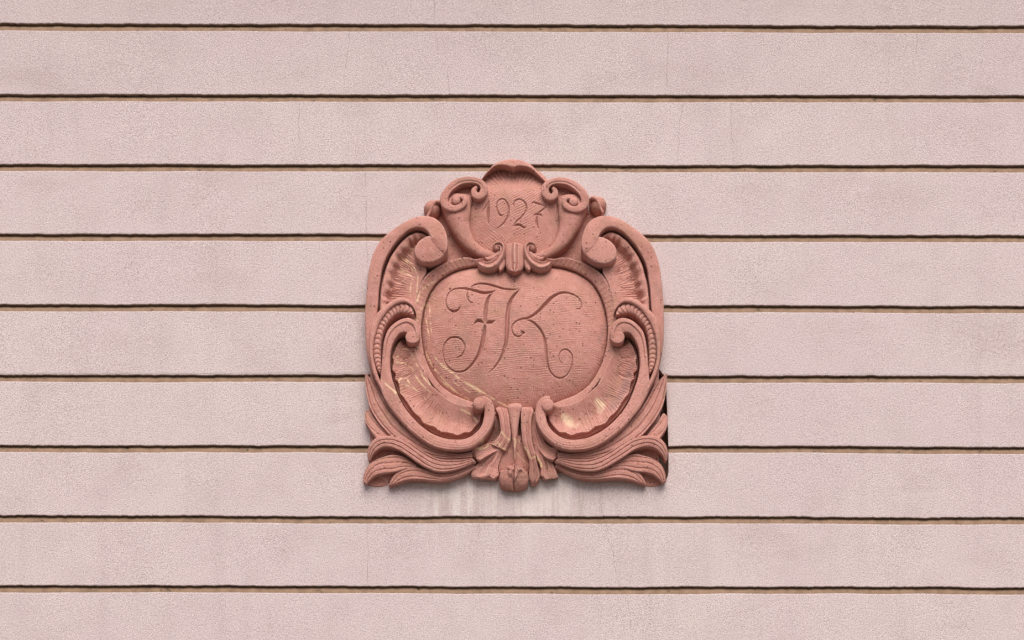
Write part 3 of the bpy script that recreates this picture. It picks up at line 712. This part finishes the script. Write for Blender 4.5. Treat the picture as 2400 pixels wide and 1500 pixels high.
    band('bead_strip', bp, 0.076, prof=p_bead, base=0.0, bev=3, nu=15, step=0.9, noise=0.6)
    O = R4([(905, 690), (912, 630), (885, 520), (830, 448), (745, 408), (650, 420), (560, 462), (480, 530), (420, 612), (385, 720), (365, 840), (352, 960), (345, 1080), (335, 1180), (325, 1290)]) + \
        R6([(290, 30), (350, 180), (440, 330), (560, 480), (690, 620), (830, 735), (990, 830), (1150, 880), (1330, 893), (1490, 868), (1620, 800), (1735, 690), (1812, 560), (1845, 430), (1835, 310), (1790, 215), (1710, 168), (1650, 168)])
    I = R4([(745, 690), (722, 660), (715, 632), (690, 618), (650, 618), (600, 640), (560, 690), (520, 755), (490, 830), (472, 920), (465, 1020), (470, 1120), (485, 1220), (505, 1320), (540, 1420)]) + \
        R6([(510, 80), (575, 225), (650, 345), (750, 460), (860, 565), (970, 645), (1100, 705), (1230, 738), (1370, 745), (1490, 715), (1590, 650), (1662, 560), (1695, 455), (1705, 375), (1700, 340), (1690, 325), (1670, 315), (1640, 310)])
    def p_lv(u, t, W):
        g = np.exp(-((u - 0.36) / 0.05) ** 2) * sstep(0.40, 0.30, t)
        fl = 0.0007 * np.sin(2 * np.pi * (u * 4.5 + 0.6 * np.sin(t * 9))) * sstep(0.4, 0.6, t)
        return -0.004 * g - 0.006 * sstep(0.30, 0.45, u) * sstep(0.40, 0.30, t) + fl - 0.003 * u * sstep(0.4, 0.6, t) + 0.004 * np.sin(np.pi * u)
    lv = ribbon('lower_volute', O, I, [0.098, 0.102, 0.10, 0.096, 0.095, 0.096, 0.098, 0.10, 0.102, 0.106], p_lv, base=0.0, bev=3.2, nu=25, under=1.0)
    button('scroll_eye', R4([(800, 690)])[0], 16.6, 14.8, 0, 0.0975, 0.005, dome=0.05, bev=2)
    off(-6, 3)
    button('scroll_eye', R6([(1632, 262)])[0], 15.0, 15.5, 0, 0.110, 0.010, dome=0.20, bev=5)
    # --- foot leaves
    off(0, 0, 1.02)
    U = R6([(85, -150), (90, -20), (105, 120), (150, 300), (230, 450), (340, 600), (480, 740), (650, 850), (800, 925), (950, 975), (1150, 1010), (1330, 1010), (1540, 990)])
    L = R6([(120, -140), (190, -60), (270, 50), (345, 190), (440, 340), (560, 490), (700, 640), (850, 765), (1000, 855), (1180, 925), (1300, 945), (1400, 945), (1545, 915)])
    def fl(n, a, ph=0.0):
        def f(u, t, W):
            q_ = u * n + ph + 0.30 * np.sin(5 * t) + 0.25 * vnoise(t * 9, u * 3, 1)
            g = np.exp(-(((q_ % 1.0) - 0.5) / 0.11) ** 2)
            q2 = q_ * 2.0 + 0.45; g2 = np.exp(-(((q2 % 1.0) - 0.5) / 0.13) ** 2)
            return (-1.45 * a * g - 0.22 * a * g2) * np.clip(np.minimum(u, 1 - u) * 8, 0, 1) + 0.0015 * np.sin(np.pi * u)
        return f
    ribbon('foot_leaf', U, L, [0.050, 0.062, 0.068, 0.066, 0.064], fl(2.6, 0.0036), base=-0.01, bev=1.8, nu=27, under=1)
    off(8, 10)
    ribbon('foot_leaf', R6([(82, 400), (92, 500), (150, 610), (240, 735), (330, 790)]), R6([(100, 345), (150, 340), (230, 470), (350, 620), (460, 735)]), [0.03, 0.045, 0.05, 0.05], fl(2.0, 0.0022), base=-0.02, bev=2.5, nu=19)
    off(0, -1, 1.042)
    U = R6([(128, 1010), (118, 920), (145, 825), (200, 757), (290, 715), (410, 706), (550, 733), (700, 805), (850, 900), (1000, 985), (1150, 1022), (1350, 1022), (1540, 1000)])
    L = R6([(165, 1005), (190, 950), (250, 890), (320, 858), (400, 850), (490, 872), (580, 912), (685, 985), (800, 1062), (950, 1147), (1100, 1187), (1310, 1160), (1590, 1055)])
    ribbon('foot_leaf', U, L, [0.045, 0.060, 0.070, 0.074, 0.072, 0.070, 0.066], fl(3.1, 0.0034, 0.2), base=-0.01, bev=1.8, nu=31, under=2)
    off(0, -2, 1.0)
    U = R6([(58, 1295), (78, 1195), (138, 1092), (240, 1025), (360, 983), (480, 958), (620, 990), (780, 1090)])
    L = R6([(112, 1335), (165, 1282), (240, 1232), (345, 1204), (500, 1190), (600, 1160), (700, 1135), (800, 1125)])
    ribbon('foot_leaf', U, L, [0.036, 0.046, 0.050, 0.048, 0.045], fl(3.0, 0.0026, 0.1), base=-0.02, bev=1.8, nu=27, under=2)
    off(0, -3, 1.045)
    U = R6([(403, 1362), (430, 1305), (495, 1212), (570, 1150), (660, 1122), (780, 1118), (900, 1155), (1060, 1202), (1200, 1200), (1360, 1165), (1560, 1075)])
    L = R6([(425, 1366), (500, 1346), (570, 1320), (650, 1300), (760, 1290), (880, 1294), (1000, 1305), (1130, 1308), (1270, 1285), (1400, 1232), (1590, 1140)])
    ribbon('foot_leaf', U, L, [0.028, 0.040, 0.046, 0.046, 0.046, 0.044], fl(2.6, 0.0026, 0.3), base=-0.02, bev=1.8, nu=25, under=1)
    off(0, 0)
    button('corner_boss', R6([(240, 1322)])[0], 30, 12, 4, 0.003, -0.03, dome=0.2, bev=4)
    # --- date panel flank: web, horn, scroll
    off(0, 2)
    A = R1([(705, 400), (620, 385), (540, 405), (470, 455), (425, 530), (420, 600)])
    B = R1([(760, 560), (720, 560), (680, 560), (640, 565), (600, 580), (560, 610)])
    ribbon('scroll_web', A, B, 0.040, lambda u, t, W: 0.014 * (u - 0.5) + 0.0022 * np.sin(2 * np.pi * t * 15) * sstep(0.8, 0.2, u), base=0.0, bev=2, nu=25, step=1.5)
    A = R1([(440, 500), (372, 560), (348, 620), (385, 712), (430, 820), (485, 925), (560, 1035), (650, 1118), (750, 1180), (850, 1222), (960, 1240)])
    B = R1([(700, 520), (704, 570), (690, 640), (686, 710), (674, 800), (688, 900), (720, 990), (773, 1065), (845, 1115), (930, 1148), (1010, 1160)])
    ribbon('horn', A, B, [0.048, 0.054, 0.057, 0.060, 0.064, 0.067, 0.068], lambda u, t, W: 0.5 * np.minimum(W, 55) * S * 0.80 * np.sqrt(np.maximum(0, 1 - (2 * u - 1) ** 2)) - 0.010 + 0.0011 * np.sin(2 * np.pi * (t * 42 + u * 1.3)) * sstep(0.35, 0.05, u), base=0.0, bev=2, nu=27, step=1.5)
    sp = R1([(752, 412, 18), (722, 450, 30), (735, 502, 38), (785, 518, 40), (828, 480, 44), (835, 420, 42), (800, 370, 38), (740, 345, 36), (660, 338, 38), (580, 352, 40), (500, 392, 42), (435, 450, 42), (392, 520, 46), (388, 590, 44), (425, 640, 42), (490, 662, 38), (555, 652, 36), (608, 615, 33), (622, 572, 28), (600, 542, 26), (560, 535, 24)])
    scr = band('date_scroll', sp, [0.078, 0.082, 0.084, 0.085, 0.087, 0.089, 0.090], prof=lambda u, t, W: -0.0030 * np.exp(-((u - 0.72) / 0.10) ** 2) * sstep(0.15, 0.25, t) * sstep(0.6, 0.5, t) + 0.002 * np.sin(np.pi * u), base=0.0, bev=3.2, nu=21, step=1.3, under=1.5)
    off(1, 4)
    button('scroll_eye', R1([(520, 563)])[0], 10.8, 10.8, 0, 0.089, 0.02, dome=0.25, bev=4)
    # --- ear behind the horn
    off(3, -9)
    button('side_ear', R1([(255, 662)])[0], 20, 20, -30, 0.036, -0.01, dome=0.75, bev=7)
    band('ear_curl', R1([(200, 740, 16), (232, 690, 20), (250, 640, 22), (280, 598, 24), (325, 585, 22), (345, 600, 12)]), [0.048, 0.058, 0.062, 0.06], prof=lambda u, t, W: 0.003 * np.sin(np.pi * u), base=-0.01, bev=3.5, nu=13)
    # --- small acanthus at the foot of the date panel
    off(0, 0)
    pl = lambda u, t, W: 0.0045 * np.cos(2 * np.pi * (u * 1.5 + 0.05)) + 0.004 * np.sin(np.pi * u)
    band('small_leaf', R1([(950, 1105, 16), (960, 1075, 28), (1000, 1062, 30), (1040, 1085, 32), (1050, 1140, 34), (1030, 1205, 40), (985, 1265, 48), (920, 1305, 54), (855, 1308, 50), (800, 1282, 42), (775, 1258, 18)]), [0.076, 0.084, 0.086, 0.084, 0.078, 0.072], prof=pl, base=0.0, bev=3, nu=21, step=1.2, under=1)
    band('small_leaf', R1([(1005, 1150, 16), (965, 1192, 22), (912, 1222, 26), (868, 1225, 18), (850, 1210, 6)]), [0.072, 0.074, 0.074], prof=lambda u, t, W: 0.003 * np.sin(np.pi * u), base=0.0, bev=3, nu=11, step=1.2)
    band('small_leaf', R1([(1052, 1200, 16), (1045, 1260, 30), (1030, 1310, 34), (1020, 1345, 24), (1016, 1362, 6)]), [0.074, 0.076, 0.076], prof=lambda u, t, W: 0.004 * np.sin(np.pi * u), base=0.0, bev=4, nu=13, step=1.2)
    button('leaf_curl', R1([(978, 1095)])[0], 10, 9, 0, 0.078, 0.02, dome=0.4, bev=4)
flank(False)
flank(True)
MIR = False; OFF = (0, 0)
STR = 1.0
# ---------------------------------------------------------------- foot: rib, stems, spreading acanthus and bud
RC = reg(1066, 914, 5.837)
stem = lambda u, t, W: 0.004 * np.sin(np.pi * u) - 0.0045 * np.exp(-((u - 0.42) / 0.07) ** 2) - 0.003 * np.exp(-((u - 0.74) / 0.06) ** 2) + 0.0012 * np.sin(50 * u)
ribbon('foot_ground', RC([(740, 640), (700, 780), (640, 920), (596, 1030), (600, 1110)]), RC([(900, 640), (940, 780), (985, 900), (1022, 1020), (1010, 1110)]), [0.050, 0.044, 0.036, 0.028, 0.020], lambda u, t, W: 0.004 * np.sin(np.pi * u) + 0.0008 * np.sin(60 * u), base=-0.02, bev=3, nu=31)
ribbon('centre_rib', RC([(790, 172), (735, 200), (722, 250), (745, 360), (765, 500), (785, 650), (800, 800), (815, 945)]), RC([(850, 172), (905, 200), (918, 250), (888, 360), (868, 500), (852, 650), (838, 800), (822, 945)]),
       [0.062, 0.080, 0.086, 0.084, 0.080, 0.074, 0.068, 0.062], lambda u, t, W: 0.006 * np.sin(np.pi * u), base=0.0, bev=4, nu=17)
ribbon('fluted_stem', RC([(590, 215), (560, 260), (600, 350), (622, 480), (625, 580), (575, 650), (500, 730)]), RC([(660, 215), (728, 270), (748, 360), (758, 480), (770, 600), (755, 720), (700, 820)]),
       [0.058, 0.074, 0.080, 0.080, 0.076, 0.070, 0.062], stem, base=0.0, bev=4, nu=27)
ribbon('fluted_stem', RC([(960, 225), (908, 262), (905, 400), (910, 560), (922, 690), (955, 810), (1000, 910), (1022, 1010), (1015, 1110), (1020, 1195), (1048, 1255)]),
       RC([(1060, 225), (1080, 300), (1055, 420), (1048, 560), (1062, 700), (1098, 850), (1112, 950), (1142, 1050), (1166, 1150), (1135, 1228), (1085, 1262)]),
       [0.058, 0.076, 0.080, 0.080, 0.076, 0.070, 0.064, 0.058, 0.052, 0.048, 0.040], stem, base=-0.02, bev=4, nu=27)
ribbon('fluted_stem', RC([(1075, 330), (1055, 450), (1050, 570), (1068, 700), (1105, 850), (1125, 960)]), RC([(1100, 330), (1130, 450), (1160, 570), (1230, 700), (1270, 800), (1280, 900)]), [0.070, 0.068, 0.062, 0.052, 0.036], stem, base=0.0, bev=3, nu=23)
cup = lambda u, t, W: -0.007 * np.sin(np.pi * u) + 0.004 * np.sin(np.pi * t) + 0.0010 * np.sin(40 * u + 4 * t)
ribbon('acanthus_leaf', RC([(610, 660), (480, 715), (360, 768), (262, 798), (222, 830)]), RC([(620, 800), (510, 870), (420, 925), (335, 968), (262, 915)]), [0.054, 0.060, 0.064, 0.066, 0.058], cup, base=0.0, bev=2.5, nu=25, step=1.4)
ribbon('acanthus_leaf', RC([(1165, 615), (1235, 722), (1315, 785), (1392, 798), (1420, 850)]), RC([(1120, 770), (1180, 860), (1250, 935), (1340, 968), (1404, 915)]), [0.054, 0.060, 0.064, 0.066, 0.054], cup, base=-0.01, bev=4, nu=25, step=1.4)
fold = lambda u, t, W: 0.005 * np.sin(np.pi * u) - 0.012 * np.exp(-((u - 0.45 + 0.30 * (t - 0.5)) / 0.10) ** 2) * sstep(0.0, 0.3, t) * sstep(1.0, 0.7, t) + 0.003 * np.cos(10 * u + 3 * t) + 0.0008 * np.sin(44 * u + 5 * t)
ribbon('acanthus_leaf', RC([(500, 800), (450, 880), (370, 962), (290, 1022), (240, 1090), (222, 1145), (222, 1172)]), RC([(690, 830), (640, 920), (602, 1010), (592, 1080), (604, 1140), (598, 1178), (560, 1210)]),
       [0.048, 0.046, 0.043, 0.040, 0.040, 0.040, 0.036], fold, base=-0.02, bev=4, nu=33, step=1.3, endw=lambda u: 2.5 * np.sin(np.pi * u) - 6.0 * np.exp(-((u - 0.74) / 0.10) ** 2))
ribbon('acanthus_leaf', RC([(1085, 850), (1130, 950), (1165, 1020), (1178, 1090), (1172, 1150), (1205, 1195)]), RC([(1260, 850), (1310, 950), (1340, 1005), (1378, 1080), (1402, 1140), (1416, 1172)]),
       [0.048, 0.046, 0.043, 0.040, 0.040, 0.036], fold, base=-0.02, bev=4, nu=33, step=1.3, endw=lambda u: 5.0 * np.sin(np.pi * u) + 1.5 * np.sin(9 * u))
def p_bud(u, t, W):
    x = 2 * u - 1; ax = np.abs(x)
    cap = sstep(0.06, -0.05, t - (0.62 - 0.55 * ax + 0.05 * np.sin(13 * x)))
    return (0.010 * np.sqrt(np.maximum(0, 1 - (2 * np.clip(ax, 0, 1) - 1) ** 2)) - 0.003 + 0.008 * cap - 0.0025 * np.exp(-((t - 0.30) / 0.05) ** 2 - ((ax - 0.70) / 0.13) ** 2)
            + 0.0016 * np.sin(26 * x * (1.2 - t)) * cap - 0.004 * np.exp(-(x / 0.06) ** 2) + 0.002 * vnoise(u * 14, t * 14, 2) * (1 - cap))
ribbon('foot_bud', RC([(775, 1034), (712, 1062), (690, 1105), (632, 1118), (610, 1180), (608, 1240), (622, 1292), (668, 1330), (745, 1348)]), RC([(865, 1034), (932, 1068), (955, 1112), (994, 1135), (1005, 1190), (1004, 1245), (988, 1296), (945, 1330), (880, 1346)]),
       [0.050, 0.056, 0.058, 0.058, 0.055, 0.050, 0.042, 0.032, 0.022], p_bud, base=-0.02, bev=5, nu=61, step=0.8, endw=lambda u: 1.5 * np.sin(np.pi * u) - 3 * np.exp(-((u - 0.5) / 0.07) ** 2))
